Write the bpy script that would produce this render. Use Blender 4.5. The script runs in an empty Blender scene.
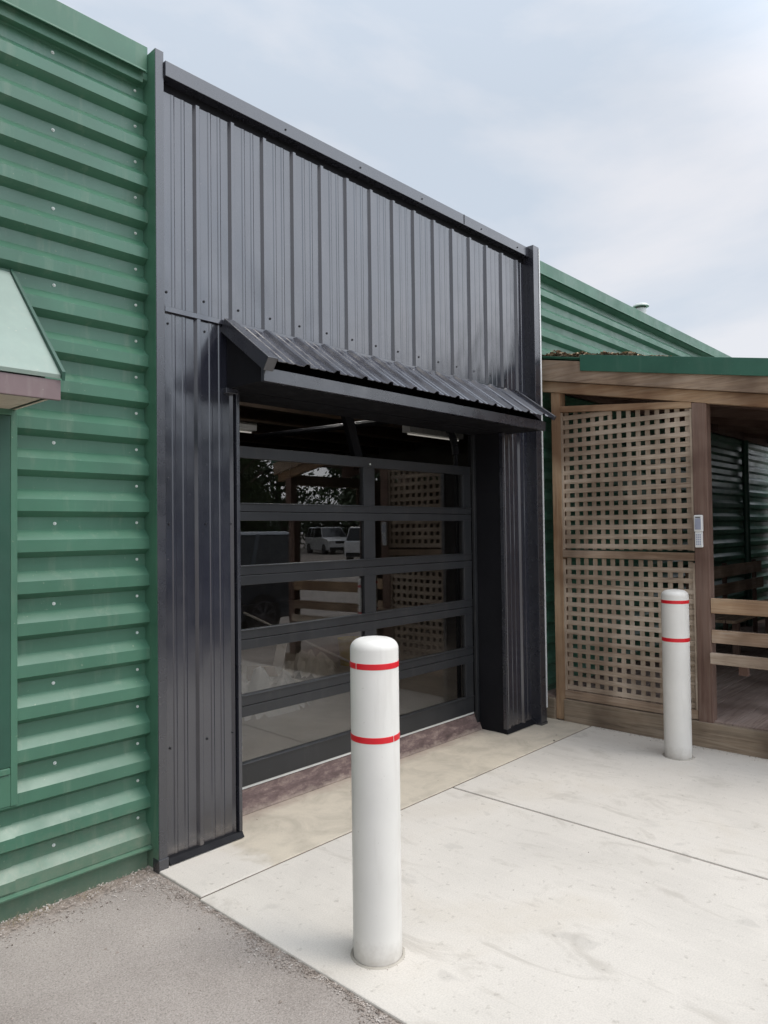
import bpy, bmesh, math, random
from mathutils import Vector, Matrix
R = math.radians
rnd = random.Random(7)
sc = bpy.context.scene
C = sc.collection

# ------------------------------------------------------------------ camera
cd = bpy.data.cameras.new('camera'); cam = bpy.data.objects.new('camera', cd); C.objects.link(cam)
yaw, pit, rol = R(47.13), R(1.393), R(.716)
fw = Vector((math.sin(yaw)*math.cos(pit), math.cos(yaw)*math.cos(pit), math.sin(pit)))
rt = Vector((math.cos(yaw), -math.sin(yaw), 0)); dn = fw.cross(rt)
r2 = math.cos(rol)*rt + math.sin(rol)*dn; d2 = -math.sin(rol)*rt + math.cos(rol)*dn
m = Matrix((r2, -d2, -fw)).transposed().to_4x4(); m.translation = (0, 0, 1.6)
cam.matrix_world = m
cd.sensor_fit = 'VERTICAL'; cd.sensor_height = 36; cd.lens = 724.5/1024*36
cd.clip_start = .05; cd.clip_end = 2000
sc.camera = cam

# ------------------------------------------------------------------ sky, sun, exposure
SUN_EL, SUN_AZ = 62, 150          # azimuth clockwise from +Y
w = bpy.data.worlds.new('World'); sc.world = w; w.use_nodes = True
nt = w.node_tree; nt.nodes.clear(); N = nt.nodes.new; L = nt.links.new
sky = N('ShaderNodeTexSky'); sky.sky_type = 'NISHITA'; sky.sun_disc = False
sky.sun_elevation = R(SUN_EL); sky.sun_rotation = R(SUN_AZ); sky.air_density = 1.2; sky.dust_density = 1.5
tc = N('ShaderNodeTexCoord'); mp = N('ShaderNodeMapping'); mp.inputs['Scale'].default_value = (1, 1, 2.6)
L(tc.outputs['Generated'], mp.inputs['Vector'])
n1 = N('ShaderNodeTexNoise'); n1.inputs['Scale'].default_value = 2.1; n1.inputs['Detail'].default_value = 7; n1.inputs['Roughness'].default_value = .52
n1.inputs['Distortion'].default_value = .35
L(mp.outputs[0], n1.inputs['Vector'])
cr = N('ShaderNodeValToRGB'); cr.color_ramp.elements[0].position = .38; cr.color_ramp.elements[1].position = .60
cr.color_ramp.elements[0].color = (5.7, 6.35, 7.2, 1); cr.color_ramp.elements[1].color = (7.6, 7.65, 8.0, 1)
L(n1.outputs['Fac'], cr.inputs['Fac'])
mx = N('ShaderNodeMixRGB'); mx.inputs['Fac'].default_value = .88
L(sky.outputs[0], mx.inputs['Color1']); L(cr.outputs[0], mx.inputs['Color2'])
sx = N('ShaderNodeSeparateXYZ'); L(tc.outputs['Generated'], sx.inputs[0])     # overcast: brighter towards the zenith
zr = N('ShaderNodeMapRange'); zr.inputs['From Min'].default_value = .5; zr.inputs['From Max'].default_value = 1; zr.inputs['To Min'].default_value = 1; zr.inputs['To Max'].default_value = 1.35
L(sx.outputs['Z'], zr.inputs['Value'])
ml = N('ShaderNodeVectorMath'); ml.operation = 'SCALE'; L(mx.outputs[0], ml.inputs[0])
dt = N('ShaderNodeVectorMath'); dt.operation = 'DOT_PRODUCT'; L(tc.outputs['Generated'], dt.inputs[0])
dt.inputs[1].default_value = (math.sin(R(SUN_AZ))*math.cos(R(45)), math.cos(R(SUN_AZ))*math.cos(R(45)), math.sin(R(45)))
dr_ = N('ShaderNodeMapRange'); dr_.interpolation_type = 'SMOOTHSTEP'; dr_.inputs['From Min'].default_value = .42; dr_.inputs['From Max'].default_value = .95; dr_.inputs['To Min'].default_value = 1; dr_.inputs['To Max'].default_value = 2.8
L(dt.outputs['Value'], dr_.inputs['Value'])
mm = N('ShaderNodeMath'); mm.operation = 'MULTIPLY'; L(zr.outputs[0], mm.inputs[0]); L(dr_.outputs[0], mm.inputs[1]); L(mm.outputs[0], ml.inputs['Scale'])
bg = N('ShaderNodeBackground'); bg.inputs['Strength'].default_value = .10
L(ml.outputs[0], bg.inputs['Color']); wo = N('ShaderNodeOutputWorld'); L(bg.outputs[0], wo.inputs['Surface'])

sd = bpy.data.lights.new('sun', 'SUN'); sd.energy = 1.1; sd.angle = R(18); sd.color = (1, .94, .85)
so = bpy.data.objects.new('sun', sd); C.objects.link(so)
sdir = Vector((math.sin(R(SUN_AZ))*math.cos(R(SUN_EL)), math.cos(R(SUN_AZ))*math.cos(R(SUN_EL)), math.sin(R(SUN_EL))))
so.rotation_euler = sdir.to_track_quat('Z', 'Y').to_euler(); so.location = sdir*30
sc.view_settings.view_transform = 'Standard'; sc.view_settings.look = 'None'
sc.view_settings.gamma = 1; sc.view_settings.exposure = 0.20
sc.cycles.max_bounces = 8; sc.cycles.transparent_max_bounces = 12

# ------------------------------------------------------------------ materials
def newmat(name):
    mt = bpy.data.materials.new(name); mt.use_nodes = True
    t = mt.node_tree; b = t.nodes['Principled BSDF']
    return mt, t, b
def coords(t, scale=(1, 1, 1), rot=(0, 0, 0)):
    c = t.nodes.new('ShaderNodeTexCoord'); p = t.nodes.new('ShaderNodeMapping')
    p.inputs['Scale'].default_value = scale; p.inputs['Rotation'].default_value = rot
    t.links.new(c.outputs['Object'], p.inputs['Vector']); return p.outputs[0]
def noise(t, vec, scale, detail=4, rough=.55, dist=0):
    n = t.nodes.new('ShaderNodeTexNoise'); n.inputs['Scale'].default_value = scale
    n.inputs['Detail'].default_value = detail; n.inputs['Roughness'].default_value = rough; n.inputs['Distortion'].default_value = dist
    t.links.new(vec, n.inputs['Vector']); return n.outputs['Fac']
def ramp(t, fac, stops):
    r = t.nodes.new('ShaderNodeValToRGB'); e = r.color_ramp.elements
    while len(e) < len(stops): e.new(.5)
    for i, (p, c) in enumerate(stops):
        e[i].position = p; e[i].color = (c[0], c[1], c[2], 1) if isinstance(c, (tuple, list)) else (c, c, c, 1)
    t.links.new(fac, r.inputs['Fac']); return r.outputs['Color']
def mix(t, fac, a, b, mode='MIX'):
    x = t.nodes.new('ShaderNodeMixRGB'); x.blend_type = mode
    for s, v in ((0, fac), (1, a), (2, b)):
        if isinstance(v, (int, float)): x.inputs[s].default_value = v if s == 0 else (v, v, v, 1)
        elif isinstance(v, (tuple, list)): x.inputs[s].default_value = (*v, 1)
        else: t.links.new(v, x.inputs[s])
    return x.outputs[0]
def bump(t, b, h, strength, dist):
    n = t.nodes.new('ShaderNodeBump'); n.inputs['Strength'].default_value = strength; n.inputs['Distance'].default_value = dist
    t.links.new(h, n.inputs['Height']); t.links.new(n.outputs[0], b.inputs['Normal'])
def setc(t, b, c):
    if isinstance(c, (tuple, list)): b.inputs['Base Color'].default_value = (*c, 1)
    else: t.links.new(c, b.inputs['Base Color'])

def painted(name, col, rough=.35, var=.25, dirt=None, wav=.0006, spec=.5, coat=0, dirtamt=.5, ior=1.5, splash=None):
    mt, t, b = newmat(name); v = coords(t)
    n = noise(t, v, 2.3, 6, .6)
    lo = tuple(c*(1-var) for c in col); hi = tuple(min(1, c*(1+var)) for c in col)
    c = ramp(t, n, [(.3, lo), (.7, hi)])
    if dirt:
        vs = coords(t, (9, 9, 1.2)); s = noise(t, vs, 1.6, 6, .62)
        f = ramp(t, s, [(.55, 0), (.78, dirtamt)])
        c = mix(t, f, c, dirt)
        sp = noise(t, v, 55, 2, .5); f2 = ramp(t, sp, [(.72, 0), (.78, .55)])
        c = mix(t, f2, c, dirt)
    if splash:      # mud splashed up from the ground; on the bollards also contact shading
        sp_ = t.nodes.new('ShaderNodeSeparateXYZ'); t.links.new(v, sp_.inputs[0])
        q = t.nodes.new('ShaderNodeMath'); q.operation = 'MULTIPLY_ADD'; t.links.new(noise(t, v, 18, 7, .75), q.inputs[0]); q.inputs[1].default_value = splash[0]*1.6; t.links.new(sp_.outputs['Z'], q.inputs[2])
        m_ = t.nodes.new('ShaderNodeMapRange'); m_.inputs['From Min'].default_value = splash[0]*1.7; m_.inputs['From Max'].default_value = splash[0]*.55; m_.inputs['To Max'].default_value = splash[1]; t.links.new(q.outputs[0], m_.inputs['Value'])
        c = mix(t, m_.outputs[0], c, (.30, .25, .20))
    setc(t, b, c)
    rr = ramp(t, noise(t, v, 6, 5, .6), [(.3, rough*.8), (.75, min(1, rough*1.35))])
    t.links.new(rr, b.inputs['Roughness'])
    b.inputs['Specular IOR Level'].default_value = min(spec, 1); b.inputs['IOR'].default_value = ior
    if coat: b.inputs['Coat Weight'].default_value = coat; b.inputs['Coat Roughness'].default_value = rough*.6
    if wav:
        vw = coords(t, (1, 1, .45)); bump(t, b, noise(t, vw, 3.2, 2, .4), .6, wav*14)
    return mt
def wood(name, axis, dark, light, grey, sc_=1.0):
    mt, t, b = newmat(name)
    s = [34, 34, 34]; s[axis] = 1.6
    v = coords(t, tuple(s)); g = noise(t, v, sc_, 8, .68, 1.2)
    s2 = [7, 7, 7]; s2[axis] = .7
    g2 = noise(t, coords(t, tuple(s2)), 1.0, 4, .6, .8)
    c = ramp(t, g, [(.28, dark), (.5, light), (.74, grey)])
    c = mix(t, ramp(t, g2, [(.35, 0), (.7, .65)]), c, grey)
    kn = noise(t, coords(t), 2.1, 3, .5); c = mix(t, ramp(t, kn, [(.35, .75), (.62, 0)]), c, dark)
    setc(t, b, c); b.inputs['Roughness'].default_value = .85; b.inputs['Specular IOR Level'].default_value = .2
    bump(t, b, g, .55, .004)
    return mt

M = {}
M['green'] = painted('green_paint', (.052, .145, .092), .36, .16, (.22, .27, .20), .0004, .5, dirtamt=.35, ior=1.55, splash=(.35, .45))
M['green_trim'] = painted('green_trim_paint', (.056, .150, .095), .40, .15, (.25, .30, .22), .0003, dirtamt=.25, splash=(.18, .35))
M['green_dark'] = painted('dark_green_paint', (.018, .07, .045), .4, .2, None, .0003)
M['green_fascia'] = painted('porch_fascia_green', (.03, .115, .075), .4, .15, (.2, .25, .2), .0003, dirtamt=.15)
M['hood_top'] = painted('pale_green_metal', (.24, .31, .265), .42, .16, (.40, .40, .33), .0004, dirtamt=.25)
M['purple_trim'] = painted('faded_mauve_trim', (.17, .12, .12), .5, .18, (.3, .27, .25), .0004, dirtamt=.4)
M['soffit'] = painted('cream_soffit', (.55, .47, .38), .6, .15, (.3, .24, .18), 0)
M['black'] = painted('charcoal_steel', (.016, .017, .026), .20, .12, (.10, .095, .09), .0020, .5, dirtamt=.14, ior=2.0, splash=(.12, .35))
M['black_trim'] = painted('charcoal_trim', (.020, .021, .028), .26, .12, (.09, .09, .09), .0006, .5, dirtamt=.08, ior=1.9)
M['door_black'] = painted('black_aluminium', (.021, .022, .024), .36, .15, (.10, .09, .08), .0002, .5, dirtamt=.2)
M['inner_black'] = painted('matt_black_liner', (.008, .008, .010), .6, .2, None, 0, .2)
M['seal'] = painted('pale_seal', (.55, .55, .52), .5, .15, (.2, .18, .16), 0)
M['galv'] = painted('galvanised_edge', (.62, .63, .62), .35, .1, (.35, .33, .3), 0)
M['screw'] = painted('screw_zinc', (.62, .66, .62), .35, .1, None, 0)
M['screw_dark'] = painted('screw_dark', (.012, .012, .014), .4, .1, None, 0)
M['bollard'] = painted('white_plastic_sleeve', (.69, .67, .625), .42, .06, (.42, .39, .34), .0003, .45, dirtamt=.32, splash=(.10, .55))  # grime at the foot also paints in the contact shading
M['red'] = painted('red_tape', (.60, .008, .018), .35, .1, None, 0)
M['lamp_body'] = painted('white_enamel', (.72, .72, .70), .4, .08, (.3, .3, .3), 0)
M['grey_lcd'] = painted('grey_window', (.32, .34, .42), .3, .25, None, 0)
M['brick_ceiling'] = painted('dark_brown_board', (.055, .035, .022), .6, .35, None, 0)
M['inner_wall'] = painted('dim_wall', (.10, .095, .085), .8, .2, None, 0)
M['tyre'] = painted('tyre_rubber', (.02, .02, .02), .8, .2, None, 0)
M['rim'] = painted('alloy_rim', (.16, .16, .17), .3, .1, None, 0)
M['car_dark'] = painted('dark_blue_grey_car_paint', (.06, .075, .09), .2, .05, None, 0, .6, coat=.6)
M['car_white'] = painted('white_car_paint', (.72, .73, .74), .22, .04, None, 0, .5, coat=.5)
M['car_glass'] = painted('car_window', (.015, .018, .02), .08, .1, None, 0, .8)
M['headlight'] = painted('headlight_lens', (.6, .6, .6), .15, .05, None, 0)
M['yellow'] = painted('yellow_plastic', (.45, .36, .04), .45, .1, None, 0)
M['plasterboard'] = painted('white_scrap', (.62, .60, .56), .7, .2, (.3, .25, .2), 0)
M['cardboard'] = painted('cardboard', (.30, .21, .13), .8, .2, None, 0)
WD, WL, WG = (.10, .06, .038), (.36, .25, .165), (.50, .41, .325)
for a, n in enumerate('XYZ'):
    M['wood'+n] = wood('weathered_timber_'+n.lower(), a, WD, WL, WG)
    M['woodred'+n] = wood('reddish_worn_timber_'+n.lower(), a, (.085, .045, .035), (.17, .105, .08), (.25, .18, .145))
    M['woodtan'+n] = wood('tan_timber_'+n.lower(), a, (.13, .065, .035), (.38, .235, .13), (.48, .37, .26))
    M['lat'+n] = wood('grey_lattice_timber_'+n.lower(), a, (.16, .11, .075), (.44, .345, .255), (.61, .52, .425), 1.3)
M['deckwood'] = wood('worn_deck_timber', 0, (.12, .08, .065), (.30, .225, .19), (.42, .34, .30))
M['wooddark'] = wood('old_deck_timber', 1, (.045, .033, .028), (.11, .085, .07), (.18, .145, .125))
M['sleeper'] = wood('stained_sleeper', 1, (.07, .05, .035), (.26, .195, .135), (.36, .30, .23))

def concrete(name, base, warm, tan=None):
    mt, t, b = newmat(name); v = coords(t)
    big = noise(t, v, .9, 6, .6, .4); c = ramp(t, big, [(.3, tuple(x*.86 for x in base)), (.55, base), (.75, warm)])
    sm = noise(t, coords(t, (1.2, .55, 1), (0, 0, .5)), 3.2, 7, .65, 1.5)
    c = mix(t, ramp(t, sm, [(.55, 0), (.66, .38)]), c, tuple(x*.62 for x in warm))
    bru = noise(t, coords(t, (14, 1.2, 1), (0, 0, .25)), 1.6, 5, .6)
    c = mix(t, ramp(t, bru, [(.45, 0), (.8, .3)]), c, tuple(min(1, x*1.14) for x in base))
    spots = noise(t, v, 26, 3, .6); c = mix(t, ramp(t, spots, [(.62, 0), (.72, .45)]), c, tuple(x*.5 for x in warm))
    blot = noise(t, v, 4.6, 2, .5, .6); c = mix(t, ramp(t, blot, [(.66, 0), (.72, .30)]), c, tuple(x*.6 for x in base))
    if tan:
        sp = t.nodes.new('ShaderNodeSeparateXYZ'); t.links.new(v, sp.inputs[0])
        q = t.nodes.new('ShaderNodeMath'); q.operation = 'MULTIPLY_ADD'; t.links.new(noise(t, v, 5, 6, .6), q.inputs[0]); q.inputs[1].default_value = .5; t.links.new(sp.outputs['X'], q.inputs[2])
        mr = t.nodes.new('ShaderNodeMapRange'); mr.inputs['From Min'].default_value = 2.38; mr.inputs['From Max'].default_value = 2.48; t.links.new(q.outputs[0], mr.inputs['Value'])
        tc_ = ramp(t, noise(t, v, 4.2, 8, .7, .5), [(.3, tuple(x*.72 for x in tan)), (.55, tan), (.75, tuple(min(1, x*1.1) for x in tan))])
        c = mix(t, mr.outputs[0], c, tc_)
        # reddish wash near the sill
        q2 = t.nodes.new('ShaderNodeMath'); q2.operation = 'MULTIPLY_ADD'; t.links.new(noise(t, v, 6, 7, .7), q2.inputs[0]); q2.inputs[1].default_value = .22; t.links.new(sp.outputs['Y'], q2.inputs[2])
        m2 = t.nodes.new('ShaderNodeMapRange'); m2.inputs['From Min'].default_value = 3.40; m2.inputs['From Max'].default_value = 3.54; m2.inputs['To Max'].default_value = .8; t.links.new(q2.outputs[0], m2.inputs['Value'])
        c = mix(t, m2.outputs[0], c, (.27, .19, .16))
    fine = noise(t, v, 160, 2, .6); c = mix(t, ramp(t, fine, [(.35, .30), (.6, 0)]), c, tuple(x*.6 for x in base))
    setc(t, b, c); b.inputs['Roughness'].default_value = .8; b.inputs['Specular IOR Level'].default_value = .3
    h = mix(t, .5, noise(t, v, 90, 4, .65), noise(t, coords(t, (160, 3, 1), (0, 0, .04)), 1, 3, .6)); bump(t, b, h, .4, .003)
    return mt
M['conc'] = concrete('fresh_pale_concrete', (.60, .56, .50), (.53, .475, .395))
M['conc_tan'] = concrete('sandy_stained_concrete', (.60, .56, .50), (.53, .475, .395), (.53, .47, .375))
def asphalt(name):
    mt, t, b = newmat(name); v = coords(t)
    big = noise(t, v, 1.1, 6, .6, .5)
    c = ramp(t, big, [(.3, (.25, .218, .192)), (.55, (.335, .297, .265)), (.78, (.42, .375, .335))])
    vo = t.nodes.new('ShaderNodeTexVoronoi'); vo.inputs['Scale'].default_value = 210; t.links.new(v, vo.inputs['Vector'])
    st = noise(t, v, 150, 5, .8)
    c = mix(t, ramp(t, st, [(.35, .55), (.5, 0)]), c, (.07, .062, .056))
    c = mix(t, ramp(t, st, [(.55, 0), (.66, .65)]), c, (.50, .46, .42))
    st2 = noise(t, coords(t, (2.4, .8, 1), (0, 0, -.7)), 1.3, 4, .5)
    c = mix(t, ramp(t, st2, [(.66, 0), (.74, .22)]), c, (.085, .08, .075))
    # sandy dirt collected along the foot of the wall (y about 3.2) and along the concrete edge
    sp = t.nodes.new('ShaderNodeSeparateXYZ'); t.links.new(v, sp.inputs[0])
    def near(out, at, wdt, amp):
        a = t.nodes.new('ShaderNodeMath'); a.operation = 'SUBTRACT'; t.links.new(out, a.inputs[0]); a.inputs[1].default_value = at
        a2 = t.nodes.new('ShaderNodeMath'); a2.operation = 'ABSOLUTE'; t.links.new(a.outputs[0], a2.inputs[0])
        nn = noise(t, v, 7, 8, .72); q = t.nodes.new('ShaderNodeMath'); q.operation = 'MULTIPLY_ADD'; t.links.new(nn, q.inputs[0]); q.inputs[1].default_value = amp; t.links.new(a2.outputs[0], q.inputs[2])
        mr = t.nodes.new('ShaderNodeMapRange'); mr.inputs['From Min'].default_value = wdt; mr.inputs['From Max'].default_value = wdt*.45; t.links.new(q.outputs[0], mr.inputs['Value']); return mr.outputs[0]
    dn_ = noise(t, v, 60, 5, .7); dc = ramp(t, dn_, [(.3, (.20, .15, .115)), (.55, (.36, .29, .235)), (.75, (.52, .45, .39))])
    c = mix(t, near(sp.outputs['Y'], 3.25, .36, .42), c, dc)
    c = mix(t, near(sp.outputs['X'], 1.785, .20, .34), c, dc)
    setc(t, b, c); b.inputs['Roughness'].default_value = .9; b.inputs['Specular IOR Level'].default_value = .2
    bump(t, b, mix(t, .3, noise(t, v, 190, 4, .75), vo.outputs['Distance']), .6, .0035)
    return mt
M['asphalt'] = asphalt('worn_asphalt')
mt, t, b = newmat('sandy_dirt'); v = coords(t); n = noise(t, v, 40, 6, .7)
setc(t, b, ramp(t, n, [(.3, (.16, .115, .085)), (.55, (.33, .26, .21)), (.75, (.5, .42, .36))])); b.inputs['Roughness'].default_value = .95
bump(t, b, n, .8, .01); M['dirt'] = mt
mt, t, b = newmat('stone_chips'); n = noise(t, coords(t), 22, 2, .5)
setc(t, b, ramp(t, n, [(.3, (.14, .11, .09)), (.5, (.33, .28, .24)), (.7, (.5, .46, .42))])); b.inputs['Roughness'].default_value = .9; M['stone'] = mt
mt, t, b = newmat('pink_stained_sill'); v = coords(t, (1, 3, 3)); n = noise(t, v, 7, 8, .72, .3)
c = ramp(t, n, [(.3, (.05, .032, .03)), (.5, (.12, .08, .074)), (.72, (.27, .205, .175))])
c = mix(t, ramp(t, noise(t, coords(t), 70, 3, .6), [(.35, .3), (.6, 0)]), c, (.08, .05, .045))
sp = t.nodes.new('ShaderNodeSeparateXYZ'); t.links.new(coords(t), sp.inputs[0])
q = t.nodes.new('ShaderNodeMath'); q.operation = 'MULTIPLY_ADD'; t.links.new(noise(t, coords(t, (1, 2, 2)), 9, 7, .7), q.inputs[0]); q.inputs[1].default_value = .11; t.links.new(sp.outputs['Z'], q.inputs[2])
mr = t.nodes.new('ShaderNodeMapRange'); mr.inputs['From Min'].default_value = .085; mr.inputs['From Max'].default_value = .04; mr.inputs['To Max'].default_value = .75; t.links.new(q.outputs[0], mr.inputs['Value'])
c = mix(t, mr.outputs[0], c, (.42, .345, .28))     # sand washed against the foot
setc(t, b, c); b.inputs['Roughness'].default_value = .8; bump(t, b, n, .3, .003); M['sill'] = mt
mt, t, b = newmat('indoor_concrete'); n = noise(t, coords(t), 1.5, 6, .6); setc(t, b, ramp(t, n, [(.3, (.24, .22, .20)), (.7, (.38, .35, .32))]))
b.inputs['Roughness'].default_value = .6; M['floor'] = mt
M['contact_shade'] = painted('contact_shade_tan', (.36, .33, .28), .9, .3, (.2, .17, .14), 0, dirtamt=.6)  # tone that stands in for contact shading round the bollard feet
M['jointdark'] = painted('dark_joint_grit', (.15, .125, .10), .9, .35, None, 0)
mt, t, b = newmat('clear_plastic'); b.inputs['Roughness'].default_value = .25; setc(t, b, (.75, .77, .78)); b.inputs['Alpha'].default_value = .7; M['plastic'] = mt
mt, t, b = newmat('tree_leaf'); n = noise(t, coords(t), .8, 4, .6); setc(t, b, ramp(t, n, [(.3, (.022, .045, .015)), (.7, (.06, .11, .03))]))
b.inputs['Roughness'].default_value = .6; M['leaf'] = mt
mt, t, b = newmat('dead_leaf'); n = noise(t, coords(t), 30, 2, .6); setc(t, b, ramp(t, n, [(.35, (.07, .04, .025)), (.5, (.34, .23, .14)), (.65, (.55, .43, .30))]))
b.inputs['Roughness'].default_value = .9; M['litter'] = mt
mt, t, b = newmat('bark'); n = noise(t, coords(t, (6, 6, 1)), 2, 5, .6); setc(t, b, ramp(t, n, [(.3, (.05, .035, .025)), (.7, (.16, .12, .09))])); b.inputs['Roughness'].default_value = .95; M['bark'] = mt
mt, t, b = newmat('dry_grass'); setc(t, b, (.42, .36, .22)); b.inputs['Roughness'].default_value = .9; M['drygrass'] = mt
mt, t, b = newmat('fill_tube'); b.inputs['Emission Color'].default_value = (1, .97, .93, 1); b.inputs['Emission Strength'].default_value = 85; M['tube'] = mt
mt, t, b = newmat('dim_tube'); b.inputs['Emission Color'].default_value = (1, .95, .85, 1); b.inputs['Emission Strength'].default_value = .22; M['tube_dim'] = mt
# tinted door glass: Fresnel reflection over tinted see-through
mt = bpy.data.materials.new('tinted_glass'); mt.use_nodes = True; t = mt.node_tree; t.nodes.clear()
o = t.nodes.new('ShaderNodeOutputMaterial'); ms = t.nodes.new('ShaderNodeMixShader'); lwt = t.nodes.new('ShaderNodeLayerWeight'); lwt.inputs['Blend'].default_value = .5
pw = t.nodes.new('ShaderNodeMath'); pw.operation = 'POWER'; pw.inputs[1].default_value = 5; t.links.new(lwt.outputs['Facing'], pw.inputs[0])
fr = t.nodes.new('ShaderNodeMath'); fr.operation = 'MULTIPLY_ADD'; fr.inputs[1].default_value = .93; fr.inputs[2].default_value = .085; t.links.new(pw.outputs[0], fr.inputs[0])   # Schlick, both faces of the pane
tr = t.nodes.new('ShaderNodeBsdfTransparent'); tr.inputs['Color'].default_value = (.84, .82, .79, 1)
gl = t.nodes.new('ShaderNodeBsdfGlossy'); gl.inputs['Roughness'].default_value = .004; gl.inputs['Color'].default_value = (.95, .97, 1, 1)
t.links.new(fr.outputs[0], ms.inputs[0]); t.links.new(tr.outputs[0], ms.inputs[1]); t.links.new(gl.outputs[0], ms.inputs[2]); t.links.new(ms.outputs[0], o.inputs['Surface'])
M['glass'] = mt

# ------------------------------------------------------------------ mesh helpers
class MB:
    def __init__(s): s.v = []; s.f = []
    def box(s, x0, x1, y0, y1, z0, z1):
        b = len(s.v)
        s.v += [(x0,y0,z0),(x1,y0,z0),(x1,y1,z0),(x0,y1,z0),(x0,y0,z1),(x1,y0,z1),(x1,y1,z1),(x0,y1,z1)]
        s.f += [tuple(b+i for i in q) for q in ((0,3,2,1),(4,5,6,7),(0,1,5,4),(1,2,6,5),(2,3,7,6),(3,0,4,7))]; return s
    def hexa(s, p):       # 8 points, bottom ring then top ring
        b = len(s.v); s.v += [tuple(q) for q in p]
        s.f += [tuple(b+i for i in q) for q in ((0,3,2,1),(4,5,6,7),(0,1,5,4),(1,2,6,5),(2,3,7,6),(3,0,4,7))]; return s
    def prism(s, pts, axis, a0, a1):   # pts: 2D polygon in the two other axes (in order), extruded along axis
        b = len(s.v); n = len(pts)
        for a in (a0, a1):
            for p in pts:
                q = list(p); q.insert(axis, a); s.v.append(tuple(q))
        s.f.append(tuple(b+i for i in range(n))[::-1]); s.f.append(tuple(b+n+i for i in range(n)))
        for i in range(n):
            j = (i+1) % n; s.f.append((b+i, b+j, b+n+j, b+n+i))
        return s
    def sheet(s, pts, axis, a0, a1, seg=1):   # open polyline extruded along an axis
        b = len(s.v); n = len(pts)
        for k in range(seg+1):
            a = a0+(a1-a0)*k/seg
            for p in pts:
                q = list(p); q.insert(axis, a); s.v.append(tuple(q))
        for k in range(seg):
            for i in range(n-1):
                o = b+k*n; s.f.append((o+i, o+i+1, o+n+i+1, o+n+i))
        return s
    def quad(s, *p): b = len(s.v); s.v += [tuple(q) for q in p]; s.f.append(tuple(range(b, b+len(p)))); return s
    def cyl(s, c0, c1, r0, r1=None, n=12, cap=True):
        r1 = r0 if r1 is None else r1; c0 = Vector(c0); c1 = Vector(c1); d = (c1-c0).normalized()
        u = d.orthogonal().normalized(); w_ = d.cross(u); b = len(s.v)
        for c, r in ((c0, r0), (c1, r1)):
            for i in range(n):
                a = 2*math.pi*i/n; s.v.append(tuple(c+u*math.cos(a)*r+w_*math.sin(a)*r))
        for i in range(n): j = (i+1) % n; s.f.append((b+i, b+j, b+n+j, b+n+i))
        if cap: s.f.append(tuple(range(b, b+n))[::-1]); s.f.append(tuple(range(b+n, b+2*n)))
        return s
    def lathe(s, prof, cx=0, cy=0, n=48, a0=0, a1=2*math.pi):
        b = len(s.v); full = abs(a1-a0-2*math.pi) < 1e-6; m_ = n if full else n+1
        for r, z in prof:
            for i in range(m_):
                a = a0+(a1-a0)*i/n; s.v.append((cx+r*math.cos(a), cy+r*math.sin(a), z))
        for k in range(len(prof)-1):
            for i in range(n):
                j = (i+1) % m_; s.f.append((b+k*m_+i, b+k*m_+j, b+(k+1)*m_+j, b+(k+1)*m_+i))
        return s
    def build(s, name, mat, parent=None, smooth=False, bevel=0, angle=None, fixn=True):
        me = bpy.data.meshes.new(name); me.from_pydata(s.v, [], s.f)
        if fixn:
            bm = bmesh.new(); bm.from_mesh(me); bmesh.ops.recalc_face_normals(bm, faces=bm.faces); bm.to_mesh(me); bm.free()
        me.materials.append(mat); ob = bpy.data.objects.new(name, me); C.objects.link(ob)
        if parent: ob.parent = parent
        if smooth:
            for p in me.polygons: p.use_smooth = True
            if angle: me.set_sharp_from_angle(angle=R(angle))
        if bevel:
            md = ob.modifiers.new('bevel', 'BEVEL'); md.width = bevel; md.segments = 2; md.limit_method = 'ANGLE'
        return ob
def tag(o, label=None, cat=None, group=None, kind=None):
    if label: o['label'] = label
    if cat: o['category'] = cat
    if group: o['group'] = group
    if kind: o['kind'] = kind
    return o
def empty(name, loc=(0, 0, 0), **k):
    o = bpy.data.objects.new(name, None); o.location = loc; o.empty_display_size = .2; C.objects.link(o); return tag(o, **k)
def copy_tree(o, parent=None):
    c = o.copy(); C.objects.link(c)
    if parent: c.parent = parent
    for ch in list(o.children): copy_tree(ch, c)
    return c

# ------------------------------------------------------------------ ground
GZ = -.012
g = MB().quad((-300, -300, GZ), (300, -300, GZ), (300, 300, GZ), (-300, 300, GZ)).build('asphalt_ground', M['asphalt'])
tag(g, 'worn grey asphalt in front of the green wall', kind='structure')
gp = .0065; YJ = 2.79; XJ = 3.595
def slabs(name, rects, mat, label):
    b = MB()
    for r in rects: b.box(*r, -.11, 0)
    o = b.build(name, mat, bevel=.006); return tag(o, label, kind='structure')
slabs('concrete_apron', [(1.785, XJ-gp, -3.2, YJ-gp), (XJ+gp, 5.43, -3.2, YJ-gp)], M['conc'], 'pale fresh concrete apron with saw joints')
slabs('concrete_threshold', [(1.80, 5.43, YJ+gp, 3.4)], M['conc_tan'], 'sandy tan concrete strip before the glass door')

jf = MB().box(1.79, 5.42, YJ-gp+.0003, YJ+gp-.0003, -.05, -.005).box(XJ-gp+.0003, XJ+gp-.0003, -3.2, YJ-gp, -.05, -.006)
tag(jf.build('joint_filler', M['jointdark']), 'dark gritty filler in the saw joints of the concrete', kind='structure')
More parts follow.
